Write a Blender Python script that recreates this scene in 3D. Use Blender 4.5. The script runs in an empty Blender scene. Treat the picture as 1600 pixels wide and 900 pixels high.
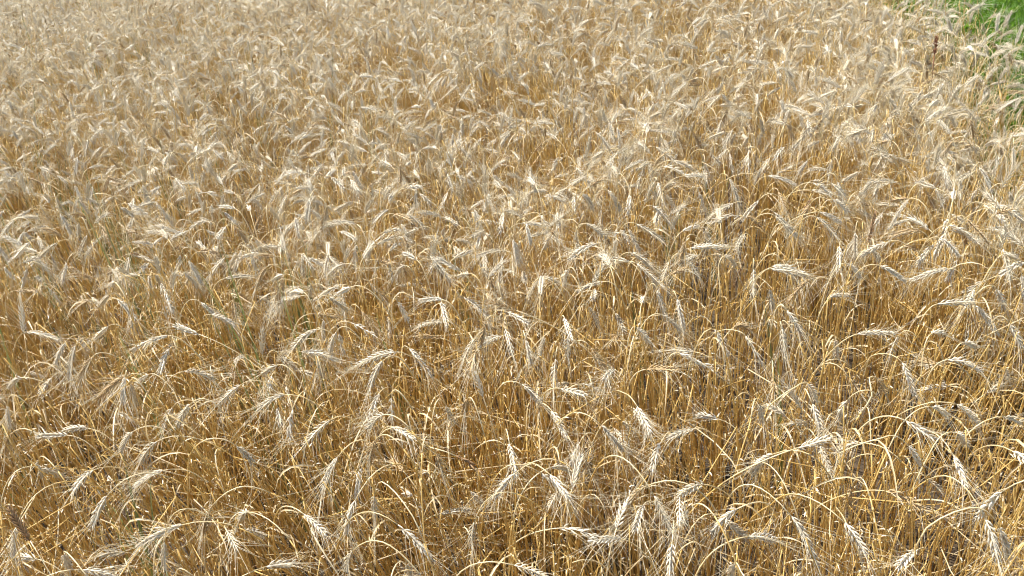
import bpy, math, random
import numpy as np
from mathutils import Matrix, Vector

# ------------------------------------------------------------------ camera, sky, sun, exposure
scene = bpy.context.scene
COL = scene.collection
CAM = Vector((0.0, 0.0, 1.72))
PITCH, ROLL, FPX = math.radians(27.3), math.radians(8.0), 1385.0
cam_data = bpy.data.cameras.new('camera')
cam = bpy.data.objects.new('camera', cam_data)
COL.objects.link(cam)
cam_data.sensor_width = 36.0
cam_data.lens = FPX / 1600.0 * 36.0
cam_data.clip_start, cam_data.clip_end = 0.02, 3000.0
CM = Matrix.Translation(CAM) @ Matrix.Rotation(math.pi / 2 - PITCH, 4, 'X') @ Matrix.Rotation(-ROLL, 4, 'Z')
cam.matrix_world = CM
scene.camera = cam
R3 = CM.to_3x3()

SUN_EL, SUN_AZ = math.radians(65), math.radians(-52)      # azimuth measured from +Y (ahead) towards +X
world = bpy.data.worlds.new('World'); scene.world = world; world.use_nodes = True
wn = world.node_tree
sky = wn.nodes.new('ShaderNodeTexSky'); sky.sky_type = 'NISHITA'; sky.sun_disc = False
sky.sun_elevation, sky.sun_rotation = SUN_EL, SUN_AZ
sky.air_density, sky.dust_density, sky.ozone_density = 1.0, 1.5, 1.0
bg = wn.nodes['Background']; bg.inputs[1].default_value = 0.115
wn.links.new(sky.outputs[0], bg.inputs[0])

sd = bpy.data.lights.new('sun', 'SUN'); sd.energy = 5.0; sd.angle = math.radians(0.53); sd.color = (1.0, 0.97, 0.915)
sun = bpy.data.objects.new('sun', sd); COL.objects.link(sun)
sdir = Vector((math.sin(SUN_AZ) * math.cos(SUN_EL), math.cos(SUN_AZ) * math.cos(SUN_EL), math.sin(SUN_EL)))
sun.rotation_euler = sdir.to_track_quat('Z', 'Y').to_euler()

scene.view_settings.view_transform = 'Standard'
scene.view_settings.look = 'None'
scene.view_settings.exposure = 1.17
scene.view_settings.gamma = 1.0
scene.view_settings.use_curve_mapping = False
scene.render.engine = 'CYCLES'
scene.cycles.filter_width = 1.15
scene.cycles.max_bounces = 7
scene.cycles.diffuse_bounces = 5
scene.cycles.transmission_bounces = 5
scene.cycles.use_adaptive_sampling = True
scene.cycles.adaptive_threshold = 0.1
scene.cycles.adaptive_min_samples = 16


def ray(px, py):
    return (R3 @ Vector(((px - 800) / FPX, (450 - py) / FPX, -1.0)))   # depth 1 along the axis


def on_height(px, py, z):
    d = ray(px, py)
    return CAM + d * ((z - CAM.z) / d.z)


def at_depth(px, py, Z):
    return CAM + ray(px, py) * Z


def depth_of(p):
    return -(CM.inverted() @ p).z


def project(p):
    q = CM.inverted() @ Vector(p)
    return 800 + FPX * q.x / -q.z, 450 - FPX * q.y / -q.z


CMI = np.array(CM.inverted())


def project_np(P):
    q = P @ CMI[:3, :3].T + CMI[:3, 3]
    z = -q[:, 2]
    return 800 + FPX * q[:, 0] / z, 450 - FPX * q[:, 1] / z, z


# ------------------------------------------------------------------ materials
def new_mat(name):
    m = bpy.data.materials.new(name); m.use_nodes = True
    nt = m.node_tree
    for n in list(nt.nodes):
        nt.nodes.remove(n)
    return m, nt


def plant_mat(name, c1, c2, rough=0.45, spec=0.5, trans=0.25, noise_scale=60.0, tcol=None, stretch=(1, 1, 0.15), bump=0.0):
    """Dry or fresh plant matter: colour drifts from plant to plant and along each piece, light passes through in part."""
    m, nt = new_mat(name); N, L = nt.nodes, nt.links
    out = N.new('ShaderNodeOutputMaterial')
    info = N.new('ShaderNodeObjectInfo')
    tc = N.new('ShaderNodeTexCoord')
    mp = N.new('ShaderNodeMapping'); mp.inputs['Scale'].default_value = stretch
    L.new(tc.outputs['Object'], mp.inputs['Vector'])
    ns = N.new('ShaderNodeTexNoise'); ns.inputs['Scale'].default_value = noise_scale; ns.inputs['Detail'].default_value = 3
    L.new(mp.outputs[0], ns.inputs['Vector'])
    at = N.new('ShaderNodeAttribute'); at.attribute_name = 'tone'       # differs from stalk to stalk inside one clump
    ad = N.new('ShaderNodeMath'); ad.operation = 'ADD'
    L.new(info.outputs['Random'], ad.inputs[0]); L.new(at.outputs['Fac'], ad.inputs[1])
    fr = N.new('ShaderNodeMath'); fr.operation = 'FRACT'; L.new(ad.outputs[0], fr.inputs[0])
    ma = N.new('ShaderNodeMath'); ma.operation = 'MULTIPLY_ADD'; ma.inputs[1].default_value = 0.55; ma.inputs[2].default_value = 0.0
    L.new(fr.outputs[0], ma.inputs[0])
    mb = N.new('ShaderNodeMath'); mb.operation = 'MULTIPLY_ADD'; mb.inputs[1].default_value = 0.75
    L.new(ns.outputs[0], mb.inputs[0]); L.new(ma.outputs[0], mb.inputs[2])
    ms = N.new('ShaderNodeMath'); ms.operation = 'SUBTRACT'; ms.use_clamp = True; ms.inputs[1].default_value = 0.15
    L.new(mb.outputs[0], ms.inputs[0])
    mix = N.new('ShaderNodeMix'); mix.data_type = 'RGBA'
    L.new(ms.outputs[0], mix.inputs[0])
    mix.inputs[6].default_value = (*c1, 1); mix.inputs[7].default_value = (*c2, 1)
    p = N.new('ShaderNodeBsdfPrincipled')
    p.inputs['Roughness'].default_value = rough
    p.inputs['Specular IOR Level'].default_value = spec
    L.new(mix.outputs[2], p.inputs['Base Color'])
    if bump:
        bp = N.new('ShaderNodeBump'); bp.inputs['Strength'].default_value = bump; bp.inputs['Distance'].default_value = 0.001
        L.new(ns.outputs[0], bp.inputs['Height']); L.new(bp.outputs[0], p.inputs['Normal'])
    tr = N.new('ShaderNodeBsdfTranslucent')
    if tcol:
        tr.inputs[0].default_value = (*tcol, 1)
    else:
        L.new(mix.outputs[2], tr.inputs[0])
    sh = N.new('ShaderNodeMixShader'); sh.inputs[0].default_value = trans
    L.new(p.outputs[0], sh.inputs[1]); L.new(tr.outputs[0], sh.inputs[2])
    L.new(sh.outputs[0], out.inputs[0])
    return m


M_STEM = plant_mat('straw_stem', (0.60, 0.39, 0.105), (0.71, 0.52, 0.20), 0.36, 0.5, 0.34, 40)
M_NECK = plant_mat('straw_neck', (0.65, 0.50, 0.24), (0.77, 0.66, 0.42), 0.34, 0.5, 0.28, 40)
M_EAR = plant_mat('ear_pale', (0.54, 0.45, 0.29), (0.80, 0.73, 0.58), 0.38, 0.5, 0.26, 170, stretch=(1, 1, 1), bump=0.2)
M_EAR_TAN = plant_mat('ear_tan', (0.40, 0.27, 0.12), (0.52, 0.38, 0.20), 0.45, 0.4, 0.15, 170, stretch=(1, 1, 1), bump=0.2)
M_EAR_BROWN_SHADE = plant_mat('ear_brown_shade', (0.20, 0.115, 0.05), (0.30, 0.18, 0.08), 0.5, 0.35, 0.12, 170, stretch=(1, 1, 1), bump=0.2)  # brown ear tone; for upright ears this is shade put into the colour
M_AWN = plant_mat('awn_straw', (0.73, 0.62, 0.40), (0.84, 0.77, 0.59), 0.28, 0.65, 0.35, 60)
M_LEAF = plant_mat('dry_leaf', (0.55, 0.40, 0.17), (0.74, 0.63, 0.42), 0.4, 0.5, 0.38, 50)
M_FLAKE = plant_mat('pale_leaf_scrap_glint', (0.66, 0.55, 0.36), (0.78, 0.70, 0.54), 0.5, 0.4, 0.3, 50)  # whitish leaf scraps, their paleness also serves as painted glints
M_GREEN = plant_mat('green_leaf', (0.065, 0.135, 0.014), (0.14, 0.24, 0.04), 0.42, 0.4, 0.42, 30, tcol=(0.21, 0.38, 0.03))
M_WEED = plant_mat('green_shoot_leaf', (0.15, 0.18, 0.05), (0.27, 0.27, 0.10), 0.45, 0.4, 0.35, 30)
M_DOCK = plant_mat('rust_brown_seed', (0.16, 0.065, 0.03), (0.26, 0.12, 0.06), 0.6, 0.3, 0.1, 200, stretch=(1, 1, 1))


def soil_mat():
    m, nt = new_mat('field_soil'); N, L = nt.nodes, nt.links
    out = N.new('ShaderNodeOutputMaterial'); p = N.new('ShaderNodeBsdfPrincipled')
    tc = N.new('ShaderNodeTexCoord')
    a = N.new('ShaderNodeTexNoise'); a.inputs['Scale'].default_value = 3.0; a.inputs['Detail'].default_value = 8
    b = N.new('ShaderNodeTexNoise'); b.inputs['Scale'].default_value = 45.0; b.inputs['Detail'].default_value = 6
    L.new(tc.outputs['Object'], a.inputs[0]); L.new(tc.outputs['Object'], b.inputs[0])
    r = N.new('ShaderNodeValToRGB')
    r.color_ramp.elements[0].position = 0.35; r.color_ramp.elements[0].color = (0.03, 0.02, 0.011, 1)
    r.color_ramp.elements[1].position = 0.7; r.color_ramp.elements[1].color = (0.085, 0.056, 0.028, 1)
    mx = N.new('ShaderNodeMath'); mx.operation = 'MULTIPLY_ADD'; mx.inputs[1].default_value = 0.6
    mm = N.new('ShaderNodeMath'); mm.operation = 'MULTIPLY'; mm.inputs[1].default_value = 0.4
    L.new(b.outputs[0], mm.inputs[0]); L.new(a.outputs[0], mx.inputs[0]); L.new(mm.outputs[0], mx.inputs[2])
    L.new(mx.outputs[0], r.inputs[0]); L.new(r.outputs[0], p.inputs['Base Color'])
    p.inputs['Roughness'].default_value = 0.95
    bp = N.new('ShaderNodeBump'); bp.inputs['Strength'].default_value = 0.7; bp.inputs['Distance'].default_value = 0.02
    L.new(b.outputs[0], bp.inputs['Height']); L.new(bp.outputs[0], p.inputs['Normal'])
    L.new(p.outputs[0], out.inputs[0])
    return m


M_SOIL = soil_mat()


# ------------------------------------------------------------------ mesh helpers
class MB:
    def __init__(self):
        self.v, self.f, self.m, self.n = [], [], [], 0
        self.tone, self.t = 0.0, []
        self.off = np.zeros(3)

    def add(self, verts, faces, mi=0):
        o = self.n
        self.v.append(np.asarray(verts, float) + self.off); self.n += len(verts)
        self.f.extend([tuple(i + o for i in f) for f in faces]); self.m.extend([mi] * len(faces)); self.t.extend([self.tone] * len(faces))

    def tube(self, P, rad, sides=5, mi=0, cap=True, flat=None):
        """Tube along P (n x 3) with radius per point."""
        P = np.asarray(P, float); n = len(P)
        T = np.gradient(P, axis=0); T /= np.linalg.norm(T, axis=1)[:, None] + 1e-12
        ref = np.array([0.31, 0.95, 0.05]) if flat is None else np.asarray(flat, float)
        U = ref - T[0] * ref.dot(T[0]); U /= np.linalg.norm(U) + 1e-12
        V = []
        ang = np.arange(sides) * 2 * math.pi / sides
        ca, sa = np.cos(ang)[:, None], np.sin(ang)[:, None]
        for i in range(n):
            U = U - T[i] * U.dot(T[i]); U /= np.linalg.norm(U) + 1e-12
            W = np.cross(T[i], U)
            V.append(P[i] + rad[i] * (ca * U + sa * W))
        F = [(i * sides + k, i * sides + (k + 1) % sides, (i + 1) * sides + (k + 1) % sides, (i + 1) * sides + k)
             for i in range(n - 1) for k in range(sides)]
        if cap:
            F.append(tuple(range(sides - 1, -1, -1))); F.append(tuple((n - 1) * sides + k for k in range(sides)))
        self.add(np.vstack(V), F, mi)

    def ribbon(self, P, width, side, mi=0, fold=0.25):
        """Leaf blade along P with a shallow V fold."""
        P = np.asarray(P, float); n = len(P)
        T = np.gradient(P, axis=0); T /= np.linalg.norm(T, axis=1)[:, None] + 1e-12
        S = np.asarray(side, float); V = []
        for i in range(n):
            s = S[i] if S.ndim == 2 else S
            s = s - T[i] * s.dot(T[i]); s /= np.linalg.norm(s) + 1e-12
            nn = np.cross(T[i], s)
            w = width[i]
            V += [P[i] - s * w + nn * w * fold, P[i], P[i] + s * w + nn * w * fold]
        F = []
        for i in range(n - 1):
            a = 3 * i
            F += [(a, a + 1, a + 4, a + 3), (a + 1, a + 2, a + 5, a + 4)]
        self.add(V, F, mi)

    def mesh(self, name, mats, smooth=True):
        me = bpy.data.meshes.new(name)
        V = np.vstack(self.v) if self.v else np.zeros((0, 3))
        me.from_pydata(V.tolist(), [], self.f)
        for mt in mats:
            me.materials.append(mt)
        if len(mats) > 1:
            me.polygons.foreach_set('material_index', self.m)
        if smooth:
            me.polygons.foreach_set('use_smooth', [True] * len(self.f))
        if any(self.t):
            a = me.attributes.new('tone', 'FLOAT', 'FACE'); a.data.foreach_set('value', self.t)
        me.update()
        return me


def bez(a, b, c, d, n):
    t = np.linspace(0, 1, n)[:, None]
    return (1 - t) ** 3 * a + 3 * (1 - t) ** 2 * t * b + 3 * (1 - t) * t * t * c + t ** 3 * d


LOBE_R = np.array([0.45, 1.0, 0.82, 0.12]); LOBE_T = np.array([0.0, 0.32, 0.68, 1.0])


def add_ear(mb, ma, P, rng, roll, fat=1.0, awn_len=0.058, awn_r=0.00042, ear_mi=0, awn_mi=0, nodes=None, sides=5, spread=1.0):
    """Bearded ear along the curve P: two rows of overlapping spikelets (mb), an awn from each (ma)."""
    P = np.asarray(P, float)
    seg = np.linalg.norm(np.diff(P, axis=0), axis=1); L = seg.sum()
    cum = np.concatenate([[0], np.cumsum(seg)]) / L
    n = nodes or max(11, int(L / 0.0044))
    ref = np.array([math.cos(roll), math.sin(roll), 0.35])
    mb.tube(P, np.full(len(P), 0.0011), 4, ear_mi)
    shed = rng.uniform(.2, .55) if rng.random() < .14 else 0.0          # a few ears have lost spikelets
    bald = rng.uniform(.3, .8) if rng.random() < .2 else 0.05           # some have lost awns
    for i in range(n + 1):
        u = 0.02 + 0.95 * i / n
        p = np.array([np.interp(u, cum, P[:, k]) for k in range(3)])
        q = np.array([np.interp(min(u + 0.06, 1), cum, P[:, k]) for k in range(3)])
        o = np.array([np.interp(max(u - 0.06, 0), cum, P[:, k]) for k in range(3)])
        T = q - o; T /= np.linalg.norm(T)
        S = ref - T * ref.dot(T); S /= np.linalg.norm(S)
        W = np.cross(T, S)
        sg = 1 if i % 2 else -1
        env = (0.72 + 0.5 * math.sin(math.pi * min(1, 0.12 + 0.85 * u))) * (1 if u < 0.8 else 1 - (u - 0.8) * 1.2)
        ln, rd = 0.0120 * env * fat ** 0.5, 0.0015 * env * fat * rng.uniform(.85, 1.12)
        lobes = (-1, 1) if i < n else (0,)
        for lb in lobes:
            if rng.random() < shed:
                continue
            aw = lb * rng.uniform(0.55, 0.85)
            out = (S * sg * math.cos(aw) + W * math.sin(aw)) if i < n else S * 0.0
            a = rng.uniform(0.24, 0.55)
            d = T * math.cos(a) + out * math.sin(a); d /= np.linalg.norm(d)
            st = p + out * 0.0013
            pts = st + d * (LOBE_T[:, None] * ln) + out * (np.sin(LOBE_T * math.pi)[:, None] * 0.0006)
            mb.tube(pts, LOBE_R * rd, sides, ear_mi, cap=False, flat=out + T * 0.01 if i < n else None)
            if rng.random() > bald:
                al = awn_len * rng.uniform(0.6, 1.15) * (0.75 + 0.35 * u)
                b = a + rng.uniform(-0.12, 0.5) * spread
                ad = T * math.cos(b) + out * math.sin(b) + np.array([rng.gauss(0, .07), rng.gauss(0, .07), rng.gauss(0, .07) - 0.04])
                ad /= np.linalg.norm(ad)
                e = pts[-1]
                bend = out * rng.uniform(-0.05, 0.22) * al + np.array([0, 0, -0.07 * al])
                ap = np.array([e, e + ad * al * 0.5 + bend * 0.25, e + ad * al + bend])
                ma.tube(ap, (awn_r, awn_r * 0.8, awn_r * 0.3), 3, awn_mi, cap=False)


def add_leaf(mb, p, az, rng, length, width, mi, droop=1.0):
    n = 7
    t = np.linspace(0, 1, n)
    h = np.array([math.cos(az), math.sin(az), 0])
    el = rng.uniform(0.5, 1.1)
    P = np.asarray(p) + (h[None, :] * (t * math.cos(el))[:, None] + np.array([0, 0, 1])[None, :] * (t * math.sin(el) - droop * 1.15 * t ** 2)[:, None]) * length
    P += np.array([rng.gauss(0, .03), rng.gauss(0, .03), 0])[None, :] * (t ** 2)[:, None]
    sd = np.array([-math.sin(az), math.cos(az), 0])
    tw = rng.uniform(-2.6, 2.6)
    S = np.array([sd * math.cos(tw * k) + np.array([0, 0, 1]) * math.sin(tw * k) for k in t])
    w = width * (np.clip(np.sin(math.pi * (0.14 + 0.84 * t)), 0.03, 1))
    mb.ribbon(P, w, S, mi, fold=rng.uniform(0.2, 0.9))


def stem_path(B, N, t0, k, rng, n=15, wob=0.012):
    H = N[2] - B[2]
    up = np.array([rng.gauss(0, .06), rng.gauss(0, .06), 1.0])
    P = bez(B, B + up * H * 0.62, N - t0 * k, N, n)
    t = np.linspace(0, 1, n)
    P += (np.sin(t * math.pi * rng.uniform(1, 2.2)) * math.sin(1))[:, None] * np.array([rng.gauss(0, wob), rng.gauss(0, wob), 0]) * (1 - t)[:, None]
    return P


def stem_radii(n, r=0.00135):
    t = np.linspace(0, 1, n)
    return r * (1.25 - 0.55 * t)


def link(name, data, parent=None):
    o = bpy.data.objects.new(name, data); COL.objects.link(o)
    if parent:
        o.parent = parent
    return o


# ------------------------------------------------------------------ ground
def ground():
    mb = MB()
    S = 900.0
    xs = np.concatenate([[-S, -120, -30], np.linspace(-12, 10, 56), [30, 120, S]])
    ys = np.concatenate([[-S, -120, -20], np.linspace(-3, 18, 54), [40, 120, S]])
    rng = np.random.default_rng(3)
    V = [(x, y, (rng.normal(0, 0.012) if abs(x) < 12 and -3 <= y <= 18 else 0)) for y in ys for x in xs]
    nx = len(xs)
    F = [(j * nx + i, j * nx + i + 1, (j + 1) * nx + i + 1, (j + 1) * nx + i) for j in range(len(ys) - 1) for i in range(nx - 1)]
    mb.add(V, F)
    o = link('ground', mb.mesh('ground', [M_SOIL]))
    o['kind'] = 'structure'; o['label'] = 'dark brown soil under the wheat'


ground()

# field edge on the right: through these two spots of the canopy, beyond it grows the green crop
E0, E1 = on_height(1614, 82, 0.75), on_height(1444, -24, 0.75)
EN = np.array([(E1 - E0).y, -(E1 - E0).x]); EN /= np.linalg.norm(EN)     # points to the green side


def edge_dist(x, y):
    return (x - E0.x) * EN[0] + (y - E0.y) * EN[1]


# ------------------------------------------------------------------ scattered masses (real instances on points)
def scatter(name, coll, pts, rots, scls, vids, label, cat):
    me = bpy.data.meshes.new(name)
    me.from_pydata(pts.tolist(), [], [])
    a = me.attributes.new('rot', 'FLOAT_VECTOR', 'POINT'); a.data.foreach_set('vector', rots.astype(np.float32).ravel())
    a = me.attributes.new('scl', 'FLOAT', 'POINT'); a.data.foreach_set('value', scls.astype(np.float32))
    a = me.attributes.new('vid', 'INT', 'POINT'); a.data.foreach_set('value', vids.astype(np.int32))
    o = link(name, me)
    g = bpy.data.node_groups.new(name, 'GeometryNodeTree')
    g.interface.new_socket('Geometry', in_out='INPUT', socket_type='NodeSocketGeometry')
    g.interface.new_socket('Geometry', in_out='OUTPUT', socket_type='NodeSocketGeometry')
    gi, go = g.nodes.new('NodeGroupInput'), g.nodes.new('NodeGroupOutput')
    ci = g.nodes.new('GeometryNodeCollectionInfo'); ci.inputs['Collection'].default_value = coll
    ci.inputs['Separate Children'].default_value = True; ci.inputs['Reset Children'].default_value = True
    ip = g.nodes.new('GeometryNodeInstanceOnPoints'); ip.inputs['Pick Instance'].default_value = True

    def attr(nm, ty):
        n = g.nodes.new('GeometryNodeInputNamedAttribute'); n.data_type = ty; n.inputs['Name'].default_value = nm
        return next(s for s in n.outputs if s.enabled and s.name == 'Attribute')
    g.links.new(gi.outputs[0], ip.inputs['Points']); g.links.new(ci.outputs[0], ip.inputs['Instance'])
    g.links.new(attr('vid', 'INT'), ip.inputs['Instance Index'])
    g.links.new(attr('rot', 'FLOAT_VECTOR'), ip.inputs['Rotation'])
    g.links.new(attr('scl', 'FLOAT'), ip.inputs['Scale'])
    g.links.new(ip.outputs[0], go.inputs[0])
    md = o.modifiers.new('scatter', 'NODES'); md.node_group = g
    o['kind'] = 'stuff'; o['label'] = label; o['category'] = cat
    return o


def source(coll, name, me):
    o = bpy.data.objects.new(name, me); coll.objects.link(o)


NVAR = 22


def wheat_sources(low):
    """Clumps of six stalks from one root. low: shorter stalks, fewer ears, as they stand below the single ones."""
    coll = bpy.data.collections.new('wheat_sources')
    for i in range(NVAR):
        rng = random.Random(100 + i + (50 if low else 0))
        mb = MB()
        for q in range(6):
            mb.tone = rng.uniform(.01, 1)
            hide = low and rng.random() < .35
            mb.off = np.array([rng.gauss(0, .05), rng.gauss(0, .05), 0])
            az = rng.gauss(-.2, .9) if rng.random() < .62 else rng.gauss(2.9, .8)
            hx, hy = math.cos(az), math.sin(az)
            z = rng.gauss(0.765, .035) * (.88 if low else 1)
            droop = rng.choice([0.3, 0.9, 1.4, 1.7, 2.1, 2.5, 2.75]) + rng.uniform(-.15, .15)   # angle of the ear from upright
            sx, sy = math.sin(droop), rng.gauss(0, .12)
            t0 = np.array([sx * hx - sy * hy, sx * hy + sy * hx, math.cos(droop)]); t0 /= np.linalg.norm(t0)
            reach = 0.02 + 0.04 * droop + rng.uniform(-.03, .06)
            Np = np.array([reach * hx, reach * hy, z - 0.02 * droop])
            P = stem_path(np.zeros(3), Np, t0, .03 + .022 * droop + rng.uniform(0, .07), rng, 21)[[0, 3, 6, 9, 11, 13, 14, 15, 16, 17, 18, 19, 20]]
            k = 5
            mb.tube(P[:k + 1], stem_radii(13)[:k + 1], 4, 0); mb.tube(P[k:], stem_radii(13)[k:], 5, 1)
            L = rng.uniform(0.044, 0.072)
            t1 = t0 + np.array([0.10 * hx, .1 * hy, -0.35]) * rng.uniform(.3, 1.2); t1 /= np.linalg.norm(t1)
            if not hide:
                E = bez(Np, Np + t0 * L * .35, Np + t0 * L * .66, Np + (t0 * .55 + t1 * .45) * L, 7)
                add_ear(mb, mb, E, rng, rng.uniform(0, 6.28), rng.uniform(.85, 1.1), rng.uniform(.046, .07), 0.00037, 5 if rng.random() < .13 else 2, 3, spread=rng.uniform(.4, 1.2))
            if rng.random() < 0.4:
                j = rng.randint(2, 5)
                add_leaf(mb, P[j], rng.uniform(0, 6.28), rng, rng.uniform(.10, .2), rng.uniform(.0014, .0026), 4)
        source(coll, f'wheat_clump_{i:02d}', mb.mesh('wheat_clump', [M_STEM, M_NECK, M_EAR, M_AWN, M_LEAF, M_EAR_TAN]))
    return coll


def straw_sources():
    coll = bpy.data.collections.new('straw_sources')
    for i in range(14):
        rng = random.Random(300 + i)
        mb = MB()
        caz = rng.uniform(0, 6.28)                       # the straws of one clump lean together
        for q in range(13):
            mb.tone = rng.uniform(.01, 1)
            mb.off = np.array([rng.gauss(0, .06), rng.gauss(0, .06), 0])
            az = rng.gauss(caz, .6); hx, hy = math.cos(az), math.sin(az)
            z = rng.uniform(0.50, 0.77)
            lean = rng.uniform(.03, .13)
            t0 = np.array([hx * .25, hy * .25, 1.0]); t0 /= np.linalg.norm(t0)
            P = stem_path(np.zeros(3), np.array([lean * hx, lean * hy, z]), t0, .1, rng, 11)
            if rng.random() < .16:                       # snapped: the top folds over
                kk = rng.randint(6, 9); dn = np.array([hx * rng.uniform(.4, 1), hy * rng.uniform(.4, 1), rng.uniform(-.9, .1)]); dn /= np.linalg.norm(dn)
                for m_ in range(kk + 1, 11):
                    P[m_] = P[kk] + dn * .055 * (m_ - kk)
            mb.tube(P, stem_radii(11, 0.00122), 4, 0)
            for _ in range(rng.choice([0, 0, 0, 1])):
                j = rng.randint(3, 9)
                add_leaf(mb, P[j], rng.uniform(0, 6.28), rng, rng.uniform(.08, .2), rng.uniform(.001, .0024), 1, rng.uniform(.7, 1.4))
            for _ in range(rng.randint(1, 4)):           # torn leaf sheath scraps, coloured pale to stand in for glints too
                j = rng.randint(2, 9)
                az = rng.uniform(0, 6.28); d = np.array([math.cos(az), math.sin(az), rng.uniform(-.6, 1.2)])
                d /= np.linalg.norm(d); l = rng.uniform(.004, .013)
                q0 = P[j] + (P[j + 1] - P[j]) * rng.random()
                pp = np.array([q0, q0 + d * l * .5, q0 + d * l + np.array([0, 0, -.2 * l])])
                mb.ribbon(pp, np.array([.0008, .001, .0004]), np.array([-math.sin(az), math.cos(az), .3]), 2, .3)
        for q in range(7):                               # fallen and crossing straws caught between the standing ones
            mb.tone = rng.uniform(.01, 1)
            mb.off = np.array([rng.gauss(0, .07), rng.gauss(0, .07), rng.uniform(.01, .5) if q < 5 else .012])
            az = rng.uniform(0, 6.28); el = rng.uniform(.1, 1.0) if q < 5 else rng.uniform(0, .12)
            d = np.array([math.cos(az) * math.cos(el), math.sin(az) * math.cos(el), math.sin(el)]); l = rng.uniform(.12, .34)
            b = np.array([rng.gauss(0, .03), rng.gauss(0, .03), rng.uniform(0, .03)])
            pp = bez(np.zeros(3), d * l * .33 + b, d * l * .66 + b, d * l, 5)
            mb.tube(pp, np.full(5, rng.uniform(.0008, .0014)), 4, 0 if q % 2 else 1)
        for q in range(3):                               # curled dead leaves low down
            mb.off = np.array([rng.gauss(0, .06), rng.gauss(0, .06), rng.uniform(.0, .4)])
            add_leaf(mb, np.zeros(3), rng.uniform(0, 6.28), rng, rng.uniform(.05, .12), rng.uniform(.0012, .0028), 1, rng.uniform(.3, 1.3))
        source(coll, f'straw_{i:02d}', mb.mesh('straw', [M_STEM, M_LEAF, M_FLAKE]))
    return coll


HOLES = [(on_height(px, py, .35), r) for px, py, r in ((1225, 505, .13), (1150, 870, .11), (1480, 640, .14), (1230, 690, .11), (1000, 880, .09), (600, 800, .08), (1470, 870, .1), (850, 480, .08))]


def patchy(x, y):
    """Thin and thick spots of the stand, 0 to 1."""
    f = .5 + .25 * np.sin(3.1 * x + 1.7 * y + .6) * np.sin(2.3 * y - 1.1 * x + 1.9) + .25 * np.sin(6.7 * x - 2.9 * y) * np.sin(5.3 * y + 2.1 * x + .8)
    return np.clip(f, 0, 1)


def holes(x, y):
    d = np.ones(len(x))
    for c, rr in HOLES:
        d *= np.clip(((x - c.x) ** 2 + (y - c.y) ** 2) / rr ** 2 - .1, 0.06, 1)
    return d


def field_points(seed, dens_fn, y1=16.0):
    """Jittered rows of drilled plants in the wedge the lens sees, with a margin."""
    r = np.random.default_rng(seed)
    n = int(2 * (1.7 + 0.8 * y1) * (y1 + .1) * 100)
    x = r.uniform(-(1.7 + .8 * y1), 1.7 + .8 * y1, n); y = r.uniform(-.1, y1, n)
    keep = (np.abs(x) < 1.5 + 0.78 * np.maximum(y, 0)) & (x * x + y * y > 0.42 ** 2)
    x, y = x[keep], y[keep]
    # drill rows 12 cm apart, running away from the lens at a slant
    a = math.radians(17); c = x * math.cos(a) - y * math.sin(a); s = x * math.sin(a) + y * math.cos(a)
    row = np.round(c / .12) * .12; c = row + (c - row) * 0.75
    x, y = c * math.cos(a) + s * math.sin(a), -c * math.sin(a) + s * math.cos(a)
    ed = edge_dist(x, y)
    pr = dens_fn(x, y) / 100 * (.72 + .56 * patchy(x, y)) * holes(x, y) * np.clip((0.02 - ed) / .08, 0, 1)
    k = r.random(len(x)) < pr
    return x[k], y[k], r


def near_weight(x, y):
    """1 where the single stalks stand (lower part of the picture), 0 far off."""
    P = np.column_stack([x, y, np.full(len(x), .76)])
    px, py, z = project_np(P)
    return np.clip((py - 170) / 360, 0, 1) * (y > 0)


def mass():
    for nm, seed, low, dens, lab in (
            ('wheat_stand', 11, False, lambda x, y: np.where(y > 5, 54, 47) * (1 - near_weight(x, y)) ** .8 * np.where(edge_dist(x, y) > -.8, 1.45, 1), 'pale gold mass of ripe bearded wheat filling the far field'),
            ('wheat_understorey', 13, True, lambda x, y: 4.5 * near_weight(x, y), 'shorter ripe wheat standing between the near single stalks')):
        x, y, r = field_points(seed, dens, 16.0 if not low else 8.0)
        n = len(x)
        rots = np.column_stack([r.normal(0, .05, n), r.normal(0, .05, n), r.normal(0, .45, n)])
        scatter(nm, wheat_sources(low), np.column_stack([x, y, np.zeros(n)]), rots, r.normal(1.0, .045, n) * (.93 + .13 * patchy(x * .8 + 3, y * .8)), r.integers(0, NVAR, n), lab, 'wheat')
    x, y, r = field_points(12, lambda x, y: 22 + 46 * np.maximum(near_weight(x, y), .75 * (edge_dist(x, y) > -.9)), 9.0)
    n = len(x)
    px, py, _z = project_np(np.column_stack([x, y, np.full(n, .6)]))
    tilt = np.interp(px, [0, 650, 1100, 1600], [-.13, -.10, .03, .12])     # the stand leans apart a little, as the wind left it
    az = r.uniform(0, 6.28, n); ex = r.normal(0, .07, n); ey = r.normal(0, .07, n) + tilt
    from mathutils import Euler
    rots = np.array([(Euler((a, b, 0)).to_matrix() @ Euler((0, 0, c)).to_matrix()).to_euler() for a, b, c in zip(ex, ey, az)])
    scatter('straw_undergrowth', straw_sources(), np.column_stack([x, y, np.zeros(n)]), rots, r.normal(1.0, .09, n), r.integers(0, 14, n),
            'golden straw stems and dry leaves below the ears', 'straw')


mass()


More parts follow.
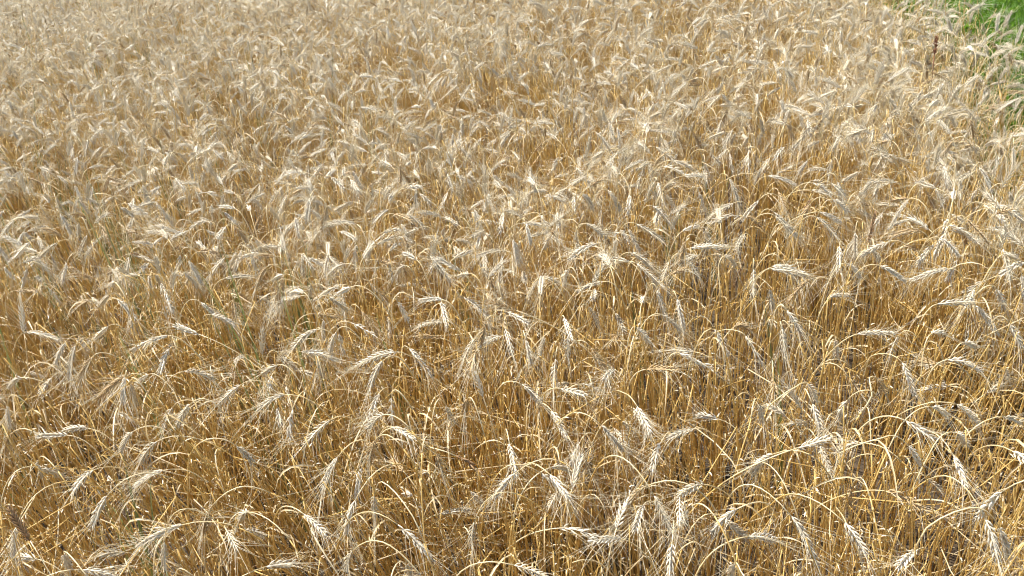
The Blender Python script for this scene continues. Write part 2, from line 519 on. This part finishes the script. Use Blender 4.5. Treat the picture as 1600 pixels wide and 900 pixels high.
def green_crop():
    coll = bpy.data.collections.new('green_sources')
    for i in range(8):
        rng = random.Random(500 + i)
        mb = MB()
        H = rng.uniform(.52, .72)
        P = stem_path(np.zeros(3), np.array([rng.uniform(-.06, .06), rng.uniform(-.06, .06), H]), np.array([0, 0, 1.]), .1, rng, 9)
        mb.tube(P, np.linspace(.0022, .0008, 9), 4, 0)
        for j in range(10):
            t = rng.uniform(.4, 1)
            q = np.array([np.interp(t * 8, range(9), P[:, k]) for k in range(3)])
            az = rng.uniform(0, 6.28)
            for b in (-.6, 0, .6):
                l = rng.uniform(.018, .034); el = rng.uniform(.3, 1.2)
                d = np.array([math.cos(az + b) * math.cos(el), math.sin(az + b) * math.cos(el), math.sin(el)])
                s0 = q + np.array([math.cos(az), math.sin(az), .5]) * .012
                pp = np.array([s0, s0 + d * l * .5, s0 + d * l + np.array([0, 0, -.12 * l])])
                mb.ribbon(pp, np.array([.001, .0042, .0008]), np.array([-math.sin(az + b), math.cos(az + b), 0]), 0, .3)
        for j in range(14):
            mb.tone = rng.uniform(.01, 1)
            az = rng.uniform(0, 6.28); b = np.array([rng.gauss(0, .05), rng.gauss(0, .05), 0]); tt = np.linspace(0, 1, 7)
            hh = H * rng.uniform(.7, 1.08); o_ = rng.uniform(.02, .12)
            PP = b + np.column_stack([np.cos(az) * o_ * tt ** 2, np.sin(az) * o_ * tt ** 2, hh * tt])
            mb.ribbon(PP, .0036 * np.clip(np.sin(math.pi * (.3 + .68 * tt)), .06, 1), np.array([-math.sin(az), math.cos(az), 0]), 0, .4)
        source(coll, f'green_plant_{i:02d}', mb.mesh('green_plant', [M_GREEN]))
    r = np.random.default_rng(21)
    n = 30000
    u = r.uniform(-3.0, 12, n); v = r.uniform(-.02, 5.0, n)
    t = np.array([(E1 - E0).x, (E1 - E0).y]); t /= np.linalg.norm(t)
    keep = r.random(n) < np.where(v < .12, .3, .9) * np.where(v > 2.5, .5, 1)
    u, v = u[keep], v[keep]
    x = E0.x + t[0] * u + EN[0] * v; y = E0.y + t[1] * u + EN[1] * v
    n = len(x)
    rots = np.column_stack([r.normal(0, .12, n), r.normal(0, .12, n), r.uniform(0, 6.28, n)])
    scatter('green_crop', coll, np.column_stack([x, y, np.zeros(n)]), rots, r.normal(1.0, .12, n), r.integers(0, 8, n),
            'bright green leafy crop growing beyond the field edge', 'crop')


green_crop()


def green_undergrowth():
    coll = bpy.data.collections.new('weed_sources')
    for i in range(6):
        rng = random.Random(560 + i); mb = MB()
        for j in range(4):
            mb.tone = rng.uniform(.01, 1)
            az = rng.uniform(0, 6.28); tt = np.linspace(0, 1, 7); hh = rng.uniform(.6, .80); o_ = rng.uniform(.03, .15)
            PP = np.array([rng.gauss(0, .03), rng.gauss(0, .03), 0]) + np.column_stack([np.cos(az) * o_ * tt ** 2, np.sin(az) * o_ * tt ** 2, hh * tt])
            mb.ribbon(PP, .0032 * np.clip(np.sin(math.pi * (.3 + .68 * tt)), .06, 1), np.array([-math.sin(az), math.cos(az), 0]), 0, .4)
        source(coll, f'weed_{i:02d}', mb.mesh('weed', [M_WEED]))
    def dens(x, y):
        px, py, z = project_np(np.column_stack([x, y, np.full(len(x), .72)]))
        return 13 * np.clip((760 - px) / 700, 0, 1) * np.clip((py + 150) / 250, 0, 1) * np.clip((640 - py) / 250, .15, 1) + .25
    x, y, r = field_points(31, dens, 11.0)
    n = len(x)
    scatter('green_undergrowth', coll, np.column_stack([x, y, np.zeros(n)]), np.column_stack([r.normal(0, .1, n), r.normal(0, .1, n), r.uniform(0, 6.28, n)]),
            r.normal(1, .1, n), r.integers(0, 6, n), 'dull green grass blades thinly mixed into the straw', 'grass')


green_undergrowth()

# ------------------------------------------------------------------ single wheat stalks: where the photo shows each ear (neck x, y, tip x, y [, tone])
EARS = """
38 522 32 475;42 519 95 532;102 535 88 565;118 540 100 632;145 557 122 597 t;202 585 140 632 t;262 525 205 547;265 545 252 577;310 522 272 508;375 602 340 633;
269 637 255 672;297 632 275 670;183 468 215 502;288 580 330 590;232 585 210 605;195 590 192 632;205 600 213 636;12 635 15 672;35 590 8 610;495 515 455 545;
525 519 515 555;530 522 538 556;548 504 590 528;620 550 530 580;640 545 675 590;480 550 528 564;597 565 578 607;445 617 402 640;457 640 452 690;592 615 580 648;
515 657 472 700;600 648 572 673;612 622 612 662;745 547 737 572 t;755 620 747 597;697 635 710 665;730 625 725 648 t;585 690 575 722 t;497 562 503 588;790 515 798 545;
615 667 640 682;527 715 502 767;565 732 557 780;555 782 540 835;587 690 575 735 t;585 775 587 810;622 820 695 895;550 862 540 897;805 740 770 780;847 740 885 775;
862 730 897 740;712 712 765 745 b;635 882 645 906;1170 838 1220 846;1237 807 1285 897;1420 697 1445 735;1490 712 1505 750;1540 812 1560 880;1562 825 1577 880;1320 817 1350 862;
1432 860 1410 880;1582 705 1606 724;1495 677 1515 700;635 335 667 360;755 332 763 306;722 315 735 337 t;742 327 750 362;790 392 728 405;785 400 780 440;672 400 712 450;
725 465 790 520;690 468 655 470;690 472 697 502;622 472 637 502;822 350 830 382;845 337 860 370;932 380 887 407;922 350 947 370;900 362 902 387;952 300 967 325;
910 302 925 322;897 307 897 327;870 332 872 355;850 307 887 317;887 422 882 445;925 445 938 422;920 480 935 507;882 497 890 522;962 375 960 400;995 412 1060 470;
1058 468 1070 525;985 395 1020 420;1072 400 1092 432;1035 492 1067 520;1062 552 1118 582;1165 525 1192 572;1230 485 1252 520;1222 510 1227 550;1202 452 1207 485;1270 435 1232 472 t;
1162 407 1147 450 b;1205 420 1262 430;1080 387 1150 385;1132 400 1150 417;995 350 1040 380;995 512 1015 537;1225 350 1247 372;1102 362 1110 380;1300 250 1295 272;1375 241 1425 255;
1475 260 1480 290;1530 262 1550 302;1462 295 1475 325;1482 352 1545 392;1420 312 1390 357;1357 380 1368 330 b;1342 300 1350 322;1400 285 1355 286;1210 332 1245 372;1282 332 1317 350;
1277 340 1310 375;1312 385 1310 425;1325 412 1347 437;1207 417 1265 432;1270 282 1292 295;1267 312 1255 340 b;1360 390 1377 410;1375 415 1415 440;1482 420 1417 440;1600 410 1562 430;
1440 362 1390 370 t;1565 325 1588 338;1570 397 1598 408;1560 228 1570 255 t;1302 312 1327 332;1200 275 1245 290;1470 372 1495 397;1340 522 1402 521;1402 527 1388 562;1410 567 1430 622;
1465 475 1525 472;1525 478 1560 525;1557 452 1570 487;1577 505 1597 545;1482 562 1535 580;1495 632 1535 667;1262 600 1277 632;1232 487 1255 527;1222 514 1226 562;1522 452 1512 474;
1507 535 1530 545;1297 465 1330 462;850 527 842 562;887 525 887 562;822 532 830 570;1010 577 1050 577 t;940 665 975 705;1032 692 1020 730;862 642 880 675;910 600 940 615;
877 607 905 615;960 577 950 587;1187 632 1192 665;1190 722 1175 740;105 680 55 682;207 675 185 712;245 690 215 730;255 735 208 762;167 775 142 827;285 820 208 857;
47 845 12 792 b;25 825 20 875;257 847 257 897;330 792 315 840 t;145 735 125 757;60 720 65 748;100 867 110 892;130 890 172 899;370 697 397 725;355 830 365 848;
15 680 8 712 t;387 800 372 815;1022 775 1050 837;1152 795 1112 832;970 842 932 845;1005 762 975 800 t;1062 780 1062 802;1075 797 1065 825;1050 850 1047 897;1145 882 1140 908;
1207 710 1177 735;1005 790 997 815;860 742 882 770;1100 757 1070 770;912 167 915 192;982 169 1007 185;952 192 957 207;932 207 957 240;1025 230 1055 252;1037 260 1090 282;
1007 260 995 295;1145 202 1130 230;1140 280 1157 325;1092 300 1102 332;950 297 970 330;1040 305 1055 327;1020 322 1047 350;1155 337 1082 355;1212 338 1250 374;1270 286 1297 302;
917 350 947 372;1225 230 1210 250;1260 210 1237 235;1100 255 1107 275;1140 240 1145 272;1170 235 1170 267;1190 262 1180 285;1262 187 1265 207;1187 185 1192 207;1117 225 1112 242;
900 262 920 287;910 305 926 328;1267 318 1252 344 t;1037 160 1037 182;1192 155 1182 170;160 370 130 405;350 332 370 350;310 302 342 305;175 420 197 447;215 430 192 433;
370 395 360 415;207 397 240 410;100 330 115 345;122 312 137 330;450 305 437 332;462 340 467 372;485 327 507 347;505 350 485 375;532 362 552 372;552 315 522 330;
607 327 580 350;400 375 410 400;407 385 447 390;470 397 487 417;515 395 510 415;392 397 400 422;540 412 512 430;417 417 400 450 t;535 445 490 470;475 457 452 460;
515 465 540 482;632 415 620 427;460 290 472 307;495 312 497 335;600 297 615 315;650 295 650 325
"""


def parse():
    out = []
    for it in EARS.replace('\n', '').split(';'):
        p = it.split()
        if len(p) >= 4:
            out.append((*map(float, p[:4]), p[4] if len(p) > 4 else 'p'))
    # further ears between the ones noted, so that no large gap stays bare
    r = random.Random(8)
    tries = 0
    while len(out) < 296 and tries < 8000:
        tries += 1
        x, y = r.uniform(5, 1595), 330 + 560 * r.random()
        need = 34 + 34 * (y - 330) / 560
        if min(math.hypot(x - (e[0] + e[2]) / 2, y - (e[1] + e[3]) / 2) for e in out) < need:
            continue
        l = 28 + 34 * (y - 330) / 560
        a = r.choice([r.gauss(1.0, .35), r.gauss(2.1, .4), r.gauss(.2, .3), r.gauss(2.9, .3)])
        l *= r.uniform(.6, 1.05)
        out.append((x, y, x + l * math.cos(a), y + l * math.sin(a), r.choice('ppppt')))
    return out


USED = set()
ONES = 'zero one two three four five six seven eight nine ten eleven twelve thirteen fourteen fifteen sixteen seventeen eighteen nineteen'.split()
TENS = '. . twenty thirty forty fifty sixty seventy eighty ninety'.split()


def in_words(n):
    n = max(0, min(99, int(n)))
    return ONES[n] if n < 20 else TENS[n // 10] + ('-' + ONES[n % 10] if n % 10 else '')


def spot(ax, ay):
    """A spot of the photo in words, percent from its left and top edges, no two the same."""
    px, py = round(ax / 16), round(ay / 9)
    for dx, dy in ((0, 0), (0, 1), (1, 0), (-1, 0), (0, -1), (1, 1), (-1, 1), (1, -1), (-1, -1)):
        key = (max(0, min(99, px + dx)), max(0, min(99, py + dy)))
        if key not in USED:
            USED.add(key)
            return f'{in_words(key[0])} percent across, {in_words(key[1])} down the photo'


def unique_label(tone, ax, ay, look):
    return f'{tone} bearded wheat stalk, ear {look}, {spot(ax, ay)}'


def single_stalk(i, nx, ny, tx, ty, tone):
    rng = random.Random(9000 + i)
    zc = 0.765 + rng.uniform(-.03, .03) - .07 * min(1, max(0, (ny - 560) / 300))
    N = on_height(nx, ny, zc)
    Z = depth_of(N)
    lpx = math.hypot(tx - nx, ty - ny) * Z / FPX
    L = rng.uniform(.052, .068)
    L = min(max(L, lpx), .088)
    dz = math.sqrt(max(L * L - lpx * lpx, 0)) * 0.9
    upright = ty < ny - 8
    a = at_depth(tx, ty, Z + (dz if not upright else -dz * .3))
    b = at_depth(tx, ty, Z - dz * .6)
    T = a if (a - N).length > .02 else b
    if not upright and rng.random() < .3:
        T = b
    d = (T - N); d = d / d.length
    N, d = np.array(N), np.array(d)
    Tp = N + d * L
    # the ear leaves the neck a little flatter than its chord and sags on towards the tip
    sag = 0.0 if upright else rng.uniform(.1, .5)
    t0 = d + np.array([0, 0, sag]); t0 /= np.linalg.norm(t0)
    h = np.array([t0[0], t0[1], 0]); hl = np.linalg.norm(h)
    if hl < .15:
        az = rng.uniform(0, 6.28); h = np.array([math.cos(az), math.sin(az), 0])
    else:
        h /= hl
    down = max(0.0, math.acos(max(-1, min(1, t0[2]))))
    hoop = min(1.15, max(.45, (ny - 420) / 300))       # the outermost plants arch over widely, those inside the stand only nod
    reach = .01 + .07 * down * hoop + rng.uniform(-.03, .07)
    k = (.035 + .055 * down) * hoop + rng.uniform(0, .04)
    if upright:
        reach = .05 + .25 * hl; k = .25
    B = np.array([N[0], N[1], 0]) - h * reach + np.array([rng.gauss(0, .03), rng.gauss(0, .03), 0])
    # arch: stay steep, bend over late, enter the ear along t0
    up = N - t0 * k
    P = stem_path(B, N, t0, k, rng, 25)[[0, 2, 4, 6, 8, 10, 12, 14, 15, 16, 17, 18, 19, 20, 21, 22, 23, 24]]
    if rng.random() < .4:                                # an old kink or bend at a node
        tt = np.linspace(0, 1, len(P)); tk = rng.uniform(.35, .7)
        P = P + np.maximum(0, 1 - np.abs(tt - tk) / rng.uniform(.15, .3))[:, None] * np.array([rng.gauss(0, .022), rng.gauss(0, .022), 0])
    base = Vector(B)
    root = link('wheat_stalk', None)
    root.location = base
    Pl = P - B
    ms = MB()
    sr = stem_radii(18, rng.uniform(.0011, .0015)); kb = rng.randint(8, 12)
    ms.tube(Pl[:kb + 1], sr[:kb + 1], 6, 0); ms.tube(Pl[kb:], sr[kb:], 6, 1)
    jn = max(2, int(rng.uniform(6, 11)))
    for j in (jn, max(1, jn - 5)):                    # nodes of the straw
        q = Pl[j]; dd = Pl[j + 1] - Pl[j]; dd /= np.linalg.norm(dd)
        ms.tube([q - dd * .003, q, q + dd * .003], [.0013, .0022, .0013], 6, 0)
    link('stem', ms.mesh('stem', [M_STEM, M_NECK]), root)
    E = bez(N, N + t0 * L * .36, Tp - d * L * .3 + np.array([0, 0, sag * L * .12]), Tp, 9) - B
    me_, ma_ = MB(), MB()
    add_ear(me_, ma_, E, rng, rng.uniform(0, 6.28), rng.uniform(.74, 1.1), rng.uniform(.048, .094), rng.uniform(.00034, .00042),
            sides=6, spread=rng.uniform(.6, 1.9))
    mat = {'p': M_EAR, 't': M_EAR_TAN, 'b': M_EAR_BROWN_SHADE}[tone]
    ear = link('ear', me_.mesh('ear', [mat]), root)
    link('awns', ma_.mesh('awns', [M_AWN if tone != 'b' else M_EAR_TAN]), ear)
    if rng.random() < .4:
        ml = MB(); j = rng.randint(7, 12)
        add_leaf(ml, Pl[j], rng.uniform(0, 6.28), rng, rng.uniform(.08, .16), rng.uniform(.0009, .0018), 0)
        link('leaf', ml.mesh('leaf', [M_LEAF]), root)
    ddx, ddy = tx - nx, ty - ny
    if upright:
        look = 'standing upright'
    elif abs(ddy) < .35 * abs(ddx):
        look = 'level towards ' + ('right' if ddx > 0 else 'left')
    elif abs(ddx) < .3 * abs(ddy):
        look = 'hanging straight down'
    else:
        look = 'drooping ' + ('right' if ddx > 0 else 'left')
    root['label'] = unique_label({'p': 'pale', 't': 'tan', 'b': 'brown-shaded'}[tone], (nx + tx) / 2, (ny + ty) / 2, look)
    root['category'] = 'wheat'
    root['group'] = 'single wheat stalks in the near part of the field'


for i, e in enumerate(parse()):
    single_stalk(i, *e)


# ------------------------------------------------------------------ green shoots among the straw
def green_shoot(i, px, py, n, h, label):
    rng = random.Random(700 + i)
    p = on_height(px, py, .70)
    root = link('green_shoot', None); root.location = (p.x, p.y, 0)
    for k in range(n):
        mb = MB()
        az = rng.uniform(0, 6.28); b = np.array([math.cos(az), math.sin(az), 0]) * .008
        H = h * rng.uniform(.75, 1.05)
        t = np.linspace(0, 1, 8)
        P = b[None, :] * (1 + 0 * t)[:, None] + np.column_stack([np.cos(az) * .09 * t ** 2.5, np.sin(az) * .09 * t ** 2.5, H * t - .03 * t ** 4])
        mb.ribbon(P, .0062 * np.clip(np.sin(math.pi * (.3 + .68 * t)), .05, 1), np.array([-math.sin(az), math.cos(az), 0]), 0, .4)
        link('blade', mb.mesh('blade', [M_WEED]), root)
    root['label'] = label; root['category'] = 'weed'; root['group'] = 'green shoots among the straw'


SHOOTS = [(28, 300, 3), (110, 250, 3), (137, 248, 2), (213, 332, 4), (192, 345, 3), (252, 112, 2), (290, 264, 3), (105, 168, 3), (440, 358, 5), (465, 372, 3),
          (555, 303, 3), (150, 432, 3), (466, 345, 3), (218, 500, 3), (185, 492, 3), (130, 640, 2), (165, 755, 2),
          (985, 375, 2), (695, 320, 2), (1225, 470, 2), (40, 345, 3), (28, 330, 2), (335, 365, 3), (580, 430, 3), (1110, 195, 3), (1010, 45, 4), (1040, 225, 3)]
for i, (px, py, n) in enumerate(SHOOTS):
    green_shoot(i, px, py, n, .72, f'green shoot of {["", "", "two", "three", "four", "five"][n]} blades in the straw, {spot(px, py)}')


# ------------------------------------------------------------------ rust brown seed spike beside the green crop
def seed_spike(px, py0, py1, label):
    rng = random.Random(77)
    top = on_height(px, py1, .84)
    Z = depth_of(top); low = at_depth(px - 4, py0, Z)
    root = link('seed_spike', None); root.location = (low.x, low.y, 0)
    b = np.array(root.location)
    lo, tp = np.array(low) - b, np.array(top) - b
    ms = MB(); ms.tube(bez(np.zeros(3), lo * .4, lo * .8, lo, 8), np.full(8, .0018), 5)
    link('stem', ms.mesh('stem', [M_DOCK]), root)
    mh = MB(); n = 90
    for k in range(n):
        t = rng.random(); q = lo + (tp - lo) * t
        w = .0065 * math.sin(math.pi * (.12 + .8 * t))
        az = rng.uniform(0, 6.28); o = np.array([math.cos(az), math.sin(az), .6]); o /= np.linalg.norm(o)
        s = q + o * w * rng.random()
        mh.tube([s, s + o * .0025, s + o * .006], [.0008, .0022, .0005], 5, 0, cap=False)
    mh.tube([lo, (lo + tp) / 2, tp], [.002, .002, .001], 5)
    link('seed_head', mh.mesh('seed_head', [M_DOCK]), root)
    root['label'] = label; root['category'] = 'weed'


seed_spike(1464, 84, 57, 'rust brown seed spike standing upright in pale wheat near the green crop')
